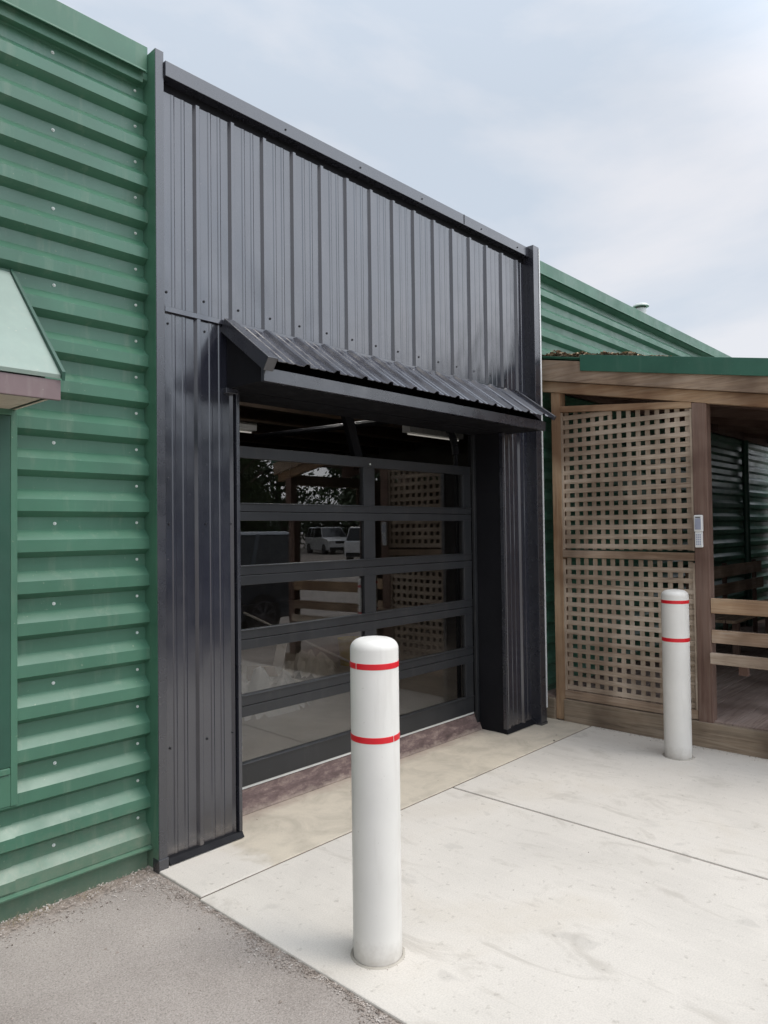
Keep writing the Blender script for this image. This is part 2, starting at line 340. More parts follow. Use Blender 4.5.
# dirt line and loose chips against the green wall and the porch
st = MB()
def chip(x, y, z, r):
    b = len(st.v); k = [Vector((rnd.uniform(-1, 1), rnd.uniform(-1, 1), rnd.uniform(-.6, .6))).normalized()*r*rnd.uniform(.6, 1) for _ in range(6)]
    base = [Vector((r,0,0)), Vector((0,r,0)), Vector((-r,0,0)), Vector((0,-r,0)), Vector((0,0,r*.6)), Vector((0,0,-r*.5))]
    for p, q in zip(base, k): s_ = p*.8+q*.35; st.v.append((x+s_.x, y+s_.y, z+s_.z))
    st.f.extend(tuple(b+i for i in f) for f in ((0,1,4),(1,2,4),(2,3,4),(3,0,4),(1,0,5),(2,1,5),(3,2,5),(0,3,5)))
for i in range(2600):
    x = rnd.uniform(-.4, 1.78); y = 3.22-abs(rnd.gauss(0, .075)); chip(x, y, GZ+.003+max(0, (y-3.12)*.2), rnd.uniform(.002, .0065))
for i in range(3200):
    y = rnd.uniform(.6, 3.15); x = 1.79-abs(rnd.gauss(0, .035+.02*math.sin(y*9))); chip(x, y, GZ+.003, rnd.uniform(.002, .006))
for i in range(900):
    x = rnd.uniform(-.5, 1.75); y = rnd.uniform(.8, 3.1); chip(x, y, GZ+.001, rnd.uniform(.0015, .005))
for i in range(300):
    y = rnd.uniform(.8, 3.1); x = 5.42-abs(rnd.gauss(0, .035)); chip(x, y, .002, rnd.uniform(.002, .007))
for (bx, by) in ((2.006, 1.922), (5.103, 1.972)):  # ring of chips round each bollard foot, added as contact darkening
    for i in range(170):
        a = rnd.uniform(0, 6.283); q = .094+abs(rnd.gauss(0, .007)); chip(bx+q*math.cos(a), by+q*math.sin(a), .001, rnd.uniform(.0015, .004))
for i in range(70): chip(rnd.uniform(-.3, 1.7), rnd.uniform(.9, 3.1), GZ+.001, rnd.uniform(.005, .011))
for i in range(22): chip(rnd.uniform(2.3, 5.3), rnd.uniform(1, 3.3), .002, rnd.uniform(.002, .005))
chip(5.0, 2.86, .006, .014); chip(4.86, 2.80, .006, .011); chip(4.95, 3.0, .004, .008)
tag(st.build('stone_chips', M['stone']), 'loose stone chips along the edges of the asphalt', kind='stuff')
gr = MB()
for i in range(60):
    x = rnd.choice([1.19, 1.3, 1.22, 1.5])+rnd.gauss(0, .03); y = 3.2+rnd.gauss(0, .01); a = rnd.uniform(0, 6.28); h = rnd.uniform(.02, .06)
    gr.quad((x, y, GZ), (x+.002, y, GZ), (x+math.cos(a)*h*.6, y-abs(math.sin(a))*h*.6, GZ+h))
tag(gr.build('dry_grass', M['drygrass']), 'dry grass wisps at the wall foot', kind='stuff')

# ------------------------------------------------------------------ green metal building with the black portal
bld = empty('building', (3.5, 3.3, 0), label='long green ribbed metal building with a black clad doorway', cat='building')
bo = Vector((-3.5, -3.3, 0))
class BP:                                    # keep building parts in world coordinates
    pass
def bpart(mb, name, mat, parent=bld, **k):
    o = mb.build(name, mat, parent, **k)
    if parent is bld: o.location = bo
    return o
YC, YV = 3.226, 3.270                        # crest and valley of the green cladding
PIT = .1768
def rib_profile(z0, z1, phase=.262):
    pts = []; k = math.floor((z0-phase)/PIT)-1
    while True:
        zt = phase+k*PIT                     # top edge of valley
        for y, z in ((YC, zt-.135+.0), (YC, zt-.135+.045), (YV, zt-.003), (YV, zt)):
            pass
        seq = [(YV, zt-.056), (YV, zt)]      # valley
        seq = [(YV, zt-.062), (YV, zt), (YC, zt+.026), (YC, zt+.026+.046)]
        pts += seq; k += 1
        if zt > z1+.2: break
    out = []
    for (y0, a), (y1, b_) in zip(pts, pts[1:]):
        for (y, z, yy, zz) in ((y0, a, y1, b_),):
            if zz < z0 or z > z1: continue
            if z < z0: y = y+(yy-y)*(z0-z)/(zz-z); z = z0
            if zz > z1: yy = y+(yy-y)*(z1-z)/(zz-z); zz = z1
            if not out: out.append((y, z))
            out.append((yy, zz))
    return out
lw = MB().sheet(rib_profile(.11, 3.86), 0, -5, 1.7985, 14)
# thickness behind
wall_l = bpart(lw, 'wall_cladding', M['green'], fixn=False)
md = wall_l.modifiers.new('solid', 'SOLIDIFY'); md.thickness = .012; md.offset = 1 if False else 0
rw = MB().sheet(rib_profile(.11, 3.80, .262-.03), 0, 5.30, 18, 10)
wall_r = bpart(rw, 'wall_cladding', M['green'], fixn=False)
md = wall_r.modifiers.new('solid', 'SOLIDIFY'); md.thickness = .012; md.offset = 0
# skirt flashing, lap strip, corner flashing
bpart(MB().prism([(3.20, .092), (3.198, .099), (3.29, .122), (3.29, .108), (3.262, .10), (3.262, -.05), (3.25, -.05), (3.25, .096)], 0, -5, 1.797), 'skirt_flashing', M['green_trim'])
bpart(MB().box(5.3, 18, 3.222, 3.30, -.05, .105), 'skirt_flashing', M['green_trim'])
bpart(MB().box(1.7988, 1.8, 3.152, 3.31, .0, 3.95), 'corner_flashing', M['green_trim'], bevel=.001)
bpart(MB().box(-5, 1.798, 3.216, 3.33, 3.855, 3.985).prism([(3.186, 3.838), (3.214, 3.850), (3.214, 3.862), (3.186, 3.846)], 0, -5, 1.775).box(-5, 1.775, 3.219, 3.30, 3.80, 3.838), 'eave_fascia', M['green_trim'], bevel=.002)
bpart(MB().box(5.29, 11.2, 3.236, 3.33, 3.80, 3.925).prism([(3.19, 3.782), (3.234, 3.80), (3.234, 3.812), (3.19, 3.793)], 0, 5.29, 18).box(11.206, 18, 3.236, 3.33, 3.80, 3.925), 'eave_fascia', M['green_trim'], bevel=.002)
# a lap joint across the left wall and a vertical lap under the window
lap = bpart(MB().sheet([(y_-.008, z_) for y_, z_ in rib_profile(.115, .468)], 0, -5, 1.181), 'panel_lap', M['green'], fixn=False)
md = lap.modifiers.new('solid', 'SOLIDIFY'); md.thickness = .003; md.offset = 0
# roof (low slope, behind the eave)
rf = MB().hexa([(-5, 3.34, 3.90), (18, 3.34, 3.90), (18, 11, 4.35), (-5, 11, 4.35), (-5, 3.34, 3.93), (18, 3.34, 3.93), (18, 11, 4.38), (-5, 11, 4.38)])
bpart(rf, 'roof', M['green_trim'])
# screws on the green wall
def screw_part(name, x, y, z, r_, mat, parent=bld, nrm=(0, -1, 0), cache={}):
    key = (name, r_, nrm)
    if key not in cache:
        n_ = Vector(nrm); o_ = MB().cyl((0, 0, 0), tuple(n_*.002), r_*1.25, n=10).cyl(tuple(n_*.002), tuple(n_*.007), r_*.8, r_*.6, 6).build(name, mat, parent); cache[key] = o_
    else:
        o_ = cache[key].copy(); C.objects.link(o_); o_.parent = parent
    o_.location = Vector((x, y, z))+(bo if parent is bld else Vector((0, 0, 0))); return o_
for i in range(22):
    zt = .262+i*PIT-.028
    if .12 < zt < 3.83:
        screw_part('cladding_screw', 1.755, YV-.006, zt, .0055, M['screw'])
        if i % 2 == 0: screw_part('cladding_screw', 1.36+rnd.uniform(-.004, .004), YV-.006, zt+rnd.uniform(-.005, .004), .006, M['screw'])

# window at the far left with its hood
WX = 1.188
win = empty('window', (0, 0, 0)); win.parent = bld; win.location = bo
wf = MB().box(1.160, WX, 3.212, 3.30, .47, 2.25).box(.10, .13, 3.205, 3.30, .47, 2.25).box(.13, 1.166, 3.205, 3.30, 2.1, 2.25).box(.13, 1.166, 3.215, 3.30, .47, .60)
wf.build('window_frame', M['green_trim'], win, bevel=.003)
MB().box(.13, 1.158, 3.208, 3.30, .603, .63).build('window_sill', M['green_trim'], win, bevel=.003)
MB().box(.13, 1.10, 3.2165, 3.30, .632, 2.1).build('pane', M['car_glass'], win)
MB().box(1.101, 1.159, 3.2135, 3.30, .632, 2.098).build('window_stop', M['green_dark'], win)
hood = empty('window_hood'); hood.parent = bld; hood.location = bo
HX = 1.212
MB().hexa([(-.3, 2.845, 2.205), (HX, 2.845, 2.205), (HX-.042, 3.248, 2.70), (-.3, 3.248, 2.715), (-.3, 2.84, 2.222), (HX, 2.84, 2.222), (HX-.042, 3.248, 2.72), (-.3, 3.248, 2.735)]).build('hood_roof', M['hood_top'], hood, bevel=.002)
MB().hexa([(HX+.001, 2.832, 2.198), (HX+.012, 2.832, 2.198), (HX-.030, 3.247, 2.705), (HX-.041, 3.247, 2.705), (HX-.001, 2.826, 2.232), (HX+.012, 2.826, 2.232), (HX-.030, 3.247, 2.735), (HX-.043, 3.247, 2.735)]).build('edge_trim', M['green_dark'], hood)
MB().box(-.3, HX+.004, 2.85, 2.868, 2.122, 2.202).build('hood_fascia', M['purple_trim'], hood, bevel=.003)
MB().prism([(2.869, 2.125), (3.225, 2.125), (3.225, 2.60), (2.869, 2.20)], 0, HX-.06, HX-.045).build('hood_side', M['green_trim'], hood)
sf = MB()
for i in range(7): sf.box(-.3, HX-.031, 2.869+i*.053, 2.869+i*.053+.049, 2.125, 2.137)
sf.build('hood_soffit', M['soffit'], hood)

# black portal
YF = 3.19
def vrib(x0, x1, first, pitch=.2145, yb=YF):
    pts = [(x0, yb)]; k = first
    while k-pitch > x0: k -= pitch
    ev = []
    c = k-pitch
    while c < x1+pitch:
        ev += [(c-.022, 0), (c-.010, .016), (c+.010, .016), (c+.022, 0)]
        for q in (.078, .136): ev += [(c+q-.012, 0), (c+q-.006, .0030), (c+q+.006, .0030), (c+q+.012, 0)]
        c += pitch
    for x, d in ev:
        if x0 < x < x1: pts.append((x, yb-d))
    pts.append((x1, yb)); return pts
RB = 2.052
bpart(MB().sheet(vrib(1.85, 5.19, RB), 2, 2.69, 3.785, 6), 'portal_cladding', M['black'], fixn=False)
bpart(MB().sheet(vrib(1.85, 2.268, RB), 2, .0, 2.70, 8), 'portal_cladding', M['black'], fixn=False)
bpart(MB().sheet(vrib(4.802, 5.19, RB), 2, .0, 2.70, 8), 'portal_cladding', M['black'], fixn=False)
# backing so that the sheets have depth
bpart(MB().box(1.80, 2.262, 3.196, 3.31, 0, 3.9).box(4.808, 5.27, 3.196, 3.31, 0, 3.9).box(2.262, 4.808, 3.196, 3.31, 2.40, 3.9), 'portal_backing', M['inner_black'])
# corner trims
bpart(MB().box(1.801, 1.846, 3.15, 3.194, .035, 3.955).box(1.797, 1.85, 3.145, 3.20, -.012, .05), 'corner_trim', M['black_trim'], bevel=.002)
bpart(MB().box(5.175, 5.262, 3.095, 3.194, .0, 3.925).box(5.172, 5.266, 3.09, 3.20, -.002, .02), 'corner_trim', M['black_trim'], bevel=.002)
bpart(MB().box(5.254, 5.272, 3.0915, 3.0945, .13, 3.91).box(5.2635, 5.272, 3.0945, 3.13, .13, 3.91), 'pale_edge_strip', M['galv'])
# top coping
bpart(MB().box(1.848, 5.174, 3.135, 3.32, 3.832, 3.908), 'coping', M['black_trim'], bevel=.002)
bpart(MB().box(4.28, 4.284, 3.132, 3.14, 3.84, 3.907), 'coping_joint', M['inner_black'])
# z flashing over the lower panels
bpart(MB().prism([(3.170, 2.684), (3.170, 2.708), (3.180, 2.713), (3.189, 2.716), (3.192, 2.688)], 0, 1.86, 5.172), 'flashing', M['black'])
# base trims, flared
bpart(MB().prism([(3.165, .0), (3.150, .006), (3.168, .032), (3.19, .036), (3.19, .0)], 0, 1.862, 2.292), 'base_trim', M['inner_black'])
bpart(MB().prism([(3.165, .0), (3.150, .006), (3.168, .032), (3.19, .036), (3.19, .0)], 0, 4.778, 5.174), 'base_trim', M['inner_black'])
# opening edge trims and reveals
bpart(MB().box(2.27, 2.290, 3.162, 3.196, .036, 2.345).box(2.264, 2.284, 3.197, 3.50, 0, 2.40), 'jamb_trim', M['black_trim'], bevel=.002)
bpart(MB().box(4.780, 4.80, 3.162, 3.196, .036, 2.345), 'jamb_trim', M['black_trim'], bevel=.002)
bpart(MB().box(4.786, 4.806, 3.197, 3.50, 0, 2.40), 'reveal_liner', M['inner_black'])
bpart(MB().box(4.752, 4.785, 3.425, 3.448, 0, 2.40), 'door_stop', M['door_black'], bevel=.002)
bpart(MB().box(2.285, 2.32, 3.425, 3.448, 0, 2.40), 'door_stop', M['door_black'])
bpart(MB().box(2.2845, 4.7855, 3.197, 3.448, 2.352, 2.40), 'lintel_liner', M['inner_black'])
# dark screws
x = RB-.2145+.04
while x < 5.15:
    if x > 1.86: screw_part('dark_screw', x, YF-.001, 2.785, .0055, M['screw_dark'])
    x += .2145
for zz in (2.63, 1.64, .55):
    for x in (1.885, 2.095, 2.25): screw_part('dark_screw', x, YF-.001, zz, .005, M['screw_dark'])
for x in (2.6, 3.2, 3.8, 4.5, 5.0): screw_part('dark_screw', x, 3.135, 3.865, .005, M['screw_dark'])

# awning over the door
aw = empty('awning'); aw.parent = bld; aw.location = bo
A0, A1 = 2.20, 4.98; YT, ZT, YB, ZB = 3.172, 2.692, 2.835, 2.447
sl = Vector((0, YB-YT, ZB-ZT)); nrm = Vector((0, ZB-ZT, -(YB-YT))).normalized()
ap = MB(); pts = vrib(A0+.05, A1, RB, yb=0)
b0 = len(ap.v); n = len(pts); seg = 3
for k in range(seg+1):
    for px, d in pts:
        p = Vector((px, YT, ZT))+sl*(k/seg)+nrm*(-d*-1 if False else -d) if False else Vector((px, YT, ZT))+sl*(k/seg)+nrm*abs(d)
        ap.v.append(tuple(p))
for k in range(seg):
    for i in range(n-1): o_ = b0+k*n; ap.f.append((o_+i, o_+i+1, o_+n+i+1, o_+n+i))
ar = ap.build('awning_roof', M['black'], aw, fixn=False)
md = ar.modifiers.new('solid', 'SOLIDIFY'); md.thickness = .004
# rake trims following the slope
def rake(x0, x1, h, lo, name, ext=.02):
    e = sl.normalized()*ext
    p0 = Vector((0, YT, ZT)); p1 = Vector((0, YB, ZB))+e
    q = []
    for off in (-lo, h):
        for (xx, pp) in ((x0, p1), (x1, p1), (x1, p0), (x0, p0)):
            v_ = pp+nrm*off; q.append((xx, v_.y, v_.z))
    MB().hexa(q).build(name, M['black_trim'], aw, bevel=.003)
rake(A0-.006, A0+.055, .028, .045, 'rake_trim', .035)
rake(A1-.012, A1+.014, .024, .012, 'rake_trim', .02)
MB().box(A0+.03, A1-.04, 2.872, 2.90, 2.347, 2.418).build('awning_fascia', M['black_trim'], aw, bevel=.003)
MB().prism([(2.9, 2.352), (3.188, 2.352), (3.188, 2.64), (2.9, 2.425)], 0, A0+.03, A0+.045).build('awning_side', M['inner_black'], aw)
MB().prism([(2.9, 2.352), (3.188, 2.352), (3.188, 2.64), (2.9, 2.425)], 0, A1-.055, A1-.04).build('awning_side', M['inner_black'], aw)
MB().box(A0+.045, A1-.055, 2.901, 3.188, 2.353, 2.362).build('awning_soffit', M['inner_black'], aw)
MB().box(A0+.005, 2.28, 3.158, 3.189, 2.325, 2.352).build('awning_ledge', M['black_trim'], aw, bevel=.002)
x = RB
while x < A1:
    if x > A0+.05:
        p = Vector((x+.05, YT, ZT))+sl*.12+nrm*.001; screw_part('awning_screw', *p, .007, M['screw_dark'], aw, tuple(nrm))
    x += .2145

# sectional glass door
dr = empty('sectional_door'); dr.parent = bld; dr.location = bo
DX0, DX1, MX0, MX1 = 2.322, 4.75, 3.52, 3.63
rails = [(.136, .266), (.532, .656), (.917, 1.032), (1.288, 1.402), (1.662, 1.766), (2.028, 2.096), (2.42, 2.52)]
for i in range(5):
    z0, z1 = rails[i][1], rails[i+1][0]
    lo = rails[i][0] if i == 0 else (rails[i][0]+rails[i][1])/2+.002
    hi = rails[5][1] if i == 4 else (rails[i+1][0]+rails[i+1][1])/2-.002
    f = MB().box(DX0, DX1, 3.452, 3.497, lo, z0).box(DX0, DX1, 3.452, 3.497, z1, hi)
    f.box(DX0, DX0+.10, 3.454, 3.496, z0, z1).box(DX1-.10, DX1, 3.454, 3.496, z0, z1).box(MX0, MX1, 3.454, 3.496, z0, z1)
    f.box(DX0, DX1, 3.446, 3.452, z0-.008, z0-.001)      # glazing bead ledges catch the light
    f.build('door_section', M['door_black'], dr, bevel=.002)
    for a, b_ in ((DX0+.10, MX0), (MX1, DX1-.10)):
        t0, t1, t2 = (rnd.uniform(-.0022, .0022) for _ in range(3))     # panes never sit quite flat
        pq = [(a, z0, t0), (b_, z0, t1), (b_, z1, t1+t2), (a, z1, t0+t2)]
        MB().hexa([(x_, 3.470+q_, z_) for x_, z_, q_ in pq]+[(x_, 3.476+q_, z_) for x_, z_, q_ in pq]).build('glass_pane', M['glass'], dr)
MB().box(DX0, DX1, 3.455, 3.49, .122, .1355).build('bottom_seal', M['seal'], dr)
hw = MB().cyl((3.575, 3.448, 2.05), (3.575, 3.440, 2.05), .006, .006, 8)
hw.build('door_fixing', M['screw'], dr)
MB().cyl((4.70, 3.56, .13), (4.70, 3.56, 2.2), .018, n=8).build('door_track', M['inner_black'], dr)
tk = MB()
for i in range(8):
    a0, a1 = i/8*math.pi/2, (i+1)/8*math.pi/2
    tk.cyl((4.70, 3.56+.35*(1-math.cos(a0)), 2.2+.35*math.sin(a0)), (4.70, 3.56+.35*(1-math.cos(a1)), 2.2+.35*math.sin(a1)), .03, n=8)
tk.cyl((4.70, 3.9, 2.55), (4.70, 6.2, 2.6), .03, n=8)
tk.build('track_curve', M['inner_black'], dr)
MB().hexa([(3.60, 3.58, 2.02), (3.68, 3.58, 2.02), (3.68, 3.62, 2.02), (3.60, 3.62, 2.02), (3.40, 3.58, 2.6), (3.48, 3.58, 2.6), (3.48, 3.62, 2.6), (3.40, 3.62, 2.6)]).build('door_strut', M['inner_black'], dr)
# sill ramp under the door
bpart(MB().prism([(3.402, -.02), (3.402, .003), (3.447, .10), (3.452, .118), (3.62, .121), (3.62, -.02)], 0, 2.285, 4.785), 'door_sill', M['sill'])

# interior
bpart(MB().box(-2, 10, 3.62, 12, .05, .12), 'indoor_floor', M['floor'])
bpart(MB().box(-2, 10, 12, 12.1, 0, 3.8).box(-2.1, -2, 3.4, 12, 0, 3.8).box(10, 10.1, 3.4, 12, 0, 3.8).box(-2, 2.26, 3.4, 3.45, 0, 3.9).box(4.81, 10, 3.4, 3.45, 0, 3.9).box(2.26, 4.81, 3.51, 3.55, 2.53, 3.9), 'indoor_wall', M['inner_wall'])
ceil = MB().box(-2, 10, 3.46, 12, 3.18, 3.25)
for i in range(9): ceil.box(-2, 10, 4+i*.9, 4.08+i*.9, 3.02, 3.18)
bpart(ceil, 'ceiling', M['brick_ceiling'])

# ceiling tubes inside
def tube_light(x, y, label, mat, z=2.93):
    l = empty('ceiling_light', (x, y, z), label=label, cat='light')
    MB().box(-.62, .62, -.07, .07, .02, .12).build('light_housing', M['lamp_body'], l)
    MB().cyl((-.58, 0, 0), (.58, 0, 0), .010, n=10).build('light_tube', mat, l)
tube_light(5.35, 7.93, 'lit ceiling tube light inside, its end showing over the left of the door', M['tube_dim'])
tube_light(4.9, 5.2, 'added unseen ceiling tube light that brightens the heap inside the door', M['tube'], 2.96)  # added fill lamp, hidden behind the header, lights the things on the floor
tube_light(8.2, 6.6, 'dim ceiling tube light inside, its glow showing right of the strut over the door', M['tube_dim'])

# things lying on the floor inside, behind the glass
def crumple(name, label, cat, cx, cy, rx, ry, h, mat, seed, n=26, z=.125):
    r_ = random.Random(seed); b = MB(); hs = {}
    for i in range(n+1):
        for j in range(n+1):
            u, v_ = i/n*2-1, j/n*2-1; d = max(0, 1-(u*u+v_*v_))
            hh = (d**.6)*h*(.55+.35*r_.random()+.3*math.sin(u*7+v_*5+seed)+.25*math.sin(u*13-v_*9)) if d > 0 else 0
            b.v.append((cx+u*rx+r_.uniform(-.5, .5)*rx/n, cy+v_*ry+r_.uniform(-.5, .5)*ry/n, z+hh))
    for i in range(n):
        for j in range(n):
            u, v_ = (i+.5)/n*2-1, (j+.5)/n*2-1
            if u*u+v_*v_ < 1.02: o_ = i*(n+1)+j; b.f.append((o_, o_+1, o_+n+2, o_+n+1))
    return tag(b.build(name, mat, fixn=False, smooth=(n > 20)), label, cat)
crumple('plastic_sheet', 'crumpled clear plastic sheet on the floor behind the lower left glass', 'plastic sheet', 3.75, 5.0, .55, .40, .26, M['plastic'], 3)
crumple('rag_pile', 'grey white rag heap on the indoor floor behind the door', 'rag', 5.0, 5.75, .34, .26, .20, M['plasterboard'], 5, 14)
for (x, y, a, t_, ln, lb) in ((4.75, 5.9, .6, .9, .42, 'pale board scrap leaning in the heap behind the door glass'), (4.45, 5.35, 2.2, .25, .30, 'short pale wedge of scrap lying before the indoor heap')):
    o_ = MB().box(-ln/2, ln/2, -.05, .05, -.012, .012).build('board_scrap', M['plasterboard']); o_.location = (x, y, .145+abs(math.sin(t_))*ln/2); o_.rotation_euler = (0, -t_, a); tag(o_, lb, 'scrap')
o_ = MB().prism([(-.16, 0), (.16, 0), (.14, .03), (.02, .22), (-.14, .24)], 1, -.1, .1).build('cardboard_box', M['cardboard']); o_.location = (4.2, 5.45, .122); o_.rotation_euler = (0, 0, .4); tag(o_, 'torn cardboard box on the indoor floor by the plastic sheet', 'box')
o_ = MB().lathe([(.0, .0), (.11, .0), (.14, .28), (.145, .28), (.145, .29), (.13, .29), (.105, .015), (0, .015)], 0, 0, 24).build('bucket', M['yellow'], smooth=True, angle=30); o_.location = (5.62, 5.75, .121); tag(o_, 'yellow bucket on the indoor floor behind the door glass', 'bucket')
o_ = MB().cyl((4.3, 5.9, .8), (5.45, 5.5, .17), .012, n=8).build('pole', M['plasterboard']); tag(o_, 'thin pale pole leaning over the heap behind the glass', 'pole')

# ------------------------------------------------------------------ roof vent
v_ = empty('roof_vent', (9.4, 4.0, 3.93), label='small capped round vent on the green roof', cat='vent')
MB().cyl((0, 0, 0), (0, 0, .575), .07, n=20).build('vent_pipe', M['galv'], v_, smooth=True, angle=40)
MB().lathe([(.0, .64), (.08, .635), (.105, .615), (.108, .60), (.07, .60)], 0, 0, 24).build('vent_cap', M['screw'], v_, smooth=True, angle=40)

# ------------------------------------------------------------------ porch with lattice screen
PX = 5.45
po = empty('porch', (6.5, 1.8, 0), label='weathered timber lean-to porch with green roof edge', cat='porch')
pf = Vector((-6.5, -1.8, 0))
def pp(mb, name, mat, **k):
    o = mb.build(name, mat, po, **k); o.location = pf; return o
def line(y, y1, z1, slope): return z1-(y1-y)*slope
SL = .201
def slopebox(x0, x1, y0, y1, zb, zt, slope=SL, yr=3.2):   # zb, zt given at y = yr
    b_ = lambda y: zb-(yr-y)*slope; t_ = lambda y: zt-(yr-y)*slope
    return [(x0, y0, b_(y0)), (x1, y0, b_(y0)), (x1, y1, b_(y1)), (x0, y1, b_(y1)), (x0, y0, t_(y0)), (x1, y0, t_(y0)), (x1, y1, t_(y1)), (x0, y1, t_(y1))]
YE = .18; PXE = 12.4
pp(MB().hexa(slopebox(PX-.045, PX-.005, YE, 3.235, 2.855, 3.03)), 'rake_board', M['woodY'], bevel=.003)
pp(MB().hexa(slopebox(PX-.012, PX+.05, YE+.05, 3.235, 2.762, 2.8525)), 'rake_beam', M['woodtanY'], bevel=.003)
pp(MB().hexa([(PX-.062, YE-.02, 2.872-.187*(2.81-YE)), (PX-.047, YE-.02, 2.872-.187*(2.81-YE)), (PX-.047, 2.81, 2.872), (PX-.062, 2.81, 2.872),
              (PX-.062, YE-.02, 3.004-.193*(2.81-YE)), (PX+.12, YE-.02, 3.004-.193*(2.81-YE)), (PX+.12, 2.81, 3.004), (PX-.062, 2.81, 3.004)]), 'roof_edge_trim', M['green_fascia'], bevel=.002)
# corrugated roof sheet
rp = MB(); n = 460; zo = 3.055
for k, y in enumerate((YE, 3.236)):
    for i in range(n+1):
        x = PX-.05+(PXE-PX)*i/n; rp.v.append((x, y, zo-(3.2-y)*SL+.012*math.sin(x*2*math.pi/.068)))
for i in range(n): rp.f.append((i, i+1, n+2+i, n+1+i))
o_ = pp(rp, 'roof_sheet', M['green_fascia'], fixn=False); md = o_.modifiers.new('s', 'SOLIDIFY'); md.thickness = .003
pp(MB().hexa(slopebox(PX+.06, PXE, YE+.02, 3.23, 2.98, 3.03)), 'roof_deck', M['wooddark'])
for x in (6.5, 7.6, 8.7, 9.8, 10.9, 12.0):
    pp(MB().hexa(slopebox(x, x+.05, YE+.04, 3.19, 2.84, 2.978)), 'rafter', M['woodredY'])
pp(MB().box(PX+.06, PXE, 3.195, 3.235, 2.80, 2.96), 'ledger', M['woodredX'])
pp(MB().box(6.6, PXE, .375, .40, .192, 2.118), 'shade_wall', M['woodredZ'])  # unseen boards, added to keep light out of the porch
pp(MB().box(PXE-.02, PXE, .42, 3.19, .192, 2.25), 'shade_wall', M['woodredZ'])  # unseen end boards, added to darken the porch as well
pp(MB().box(PX+.06, PXE, .36, .45, 2.12, 2.24), 'eave_beam', M['woodX'])
# posts
pp(MB().box(PX, PX+.09, 3.03, 3.115, 0, 2.74), 'post', M['woodtanZ'], bevel=.004)
pp(MB().box(PX-.008, PX+.085, 1.848, 1.952, .0, 2.505), 'post', M['woodredZ'], bevel=.005)
pp(MB().box(PX-.008, PX+.085, .36, .46, .0, 2.2), 'post', M['woodredZ'], bevel=.005)
for x in (8.6, 11.8): pp(MB().box(x, x+.09, .36, .46, 0, 2.12), 'post', M['woodredZ'])
# lattice panels
def lattice(z0, z1a, z1b, name):
    """z1a: top at y=3.03, z1b: top at y=1.955"""
    root = empty(name); root.parent = po; root.location = pf
    ya, yb = 3.026, 1.956; P = .0762; S = .037
    hz = MB(); z = z0+.012; r_ = random.Random(int(z0*100))
    while z < max(z1a, z1b):
        j = r_.uniform(-.0015, .0015)
        # clip against sloped top
        ylo = yb
        if z+S > z1b and z1a > z1b:
            ylo = yb+(z+S-z1b)/(z1a-z1b)*(ya-yb)
        if ylo < ya-.05:
            j2 = j+r_.uniform(-.004, .004); xo = r_.uniform(-.0012, .0012)
            hz.hexa([(PX+.018+xo, ylo, z+j2), (PX+.026+xo, ylo, z+j2), (PX+.026+xo, ya, z+j), (PX+.018+xo, ya, z+j), (PX+.018+xo, ylo, z+S+j2), (PX+.026+xo, ylo, z+S+j2), (PX+.026+xo, ya, z+S+j), (PX+.018+xo, ya, z+S+j)])
        z += P
    hz.build('lattice_slats', M['latY'], root, bevel=.001)
    vt = MB(); y = ya-.022
    while y > yb+.01:
        top = z1b+(z1a-z1b)*(y-yb)/(ya-yb); j = r_.uniform(-.0015, .0015)
        vt.box(PX+.0285, PX+.0365, y-S+j*1.8, y+j*1.8, z0, top); y -= P
    vt.build('lattice_slats', M['latZ'], root, bevel=.001)
    # backing fixings dark inner frame
    MB().box(PX+.002, PX+.017, ya-.014, ya+.002, z0, z1a-.01).build('lattice_stop', M['latZ'], root)
    MB().box(PX+.002, PX+.017, yb-.002, yb+.013, z0, z1b-.01).build('lattice_stop', M['latZ'], root)
lattice(.245, 1.345, 1.335, 'lattice_panel')
lattice(1.415, 2.57, 2.475, 'lattice_panel')
def rail_(y0, y1, za0, za1, zb0, zb1, mat, x0=PX-.004, x1=PX+.05):   # at y1: za0..za1, at y0: zb0..zb1
    return MB().hexa([(x0, y0, zb0), (x1, y0, zb0), (x1, y1, za0), (x0, y1, za0), (x0, y0, zb1), (x1, y0, zb1), (x1, y1, za1), (x0, y1, za1)])
pp(rail_(1.953, 3.029, 1.35, 1.41, 1.342, 1.40, None), 'screen_rail', M['woodY'], bevel=.003)
pp(rail_(1.953, 3.029, .185, .25, .185, .25, None), 'screen_rail', M['woodY'], bevel=.003)
pp(rail_(1.953, 3.029, 2.565, 2.615, 2.47, 2.52, None), 'screen_rail', M['woodtanY'], bevel=.003)
# plinth and deck
pp(MB().box(PX-.03, PX+.02, .30, 3.028, -.05, .178).box(PX-.022, PX+.02, 3.116, 3.235, -.05, .17), 'plinth_board', M['sleeper'], bevel=.006)
dk = MB(); x = PX+.025; 
y = .32
while y < 3.2:
    dk.box(PX+.022, PXE, y, y+.135, .155, .188+rnd.uniform(-.002, .002)); y += .141
o_ = pp(dk, 'deck', M['deckwood'], bevel=.002)
# railing
rl = empty('railing'); rl.parent = po; rl.location = pf
for z0, z1, m_, x0 in ((.968, 1.075, 'woodtanY', PX-.012), (.755, .848, 'woodY', PX-.010), (.610, .688, 'latY', PX-.05)):
    MB().box(x0, x0+.04, .462, 1.846, z0, z1).build('rail', M[m_], rl, bevel=.004)
MB().box(PX+.035, PX+.075, 1.62, 1.68, .535, .608).build('rail_block', M['woodredZ'], rl)
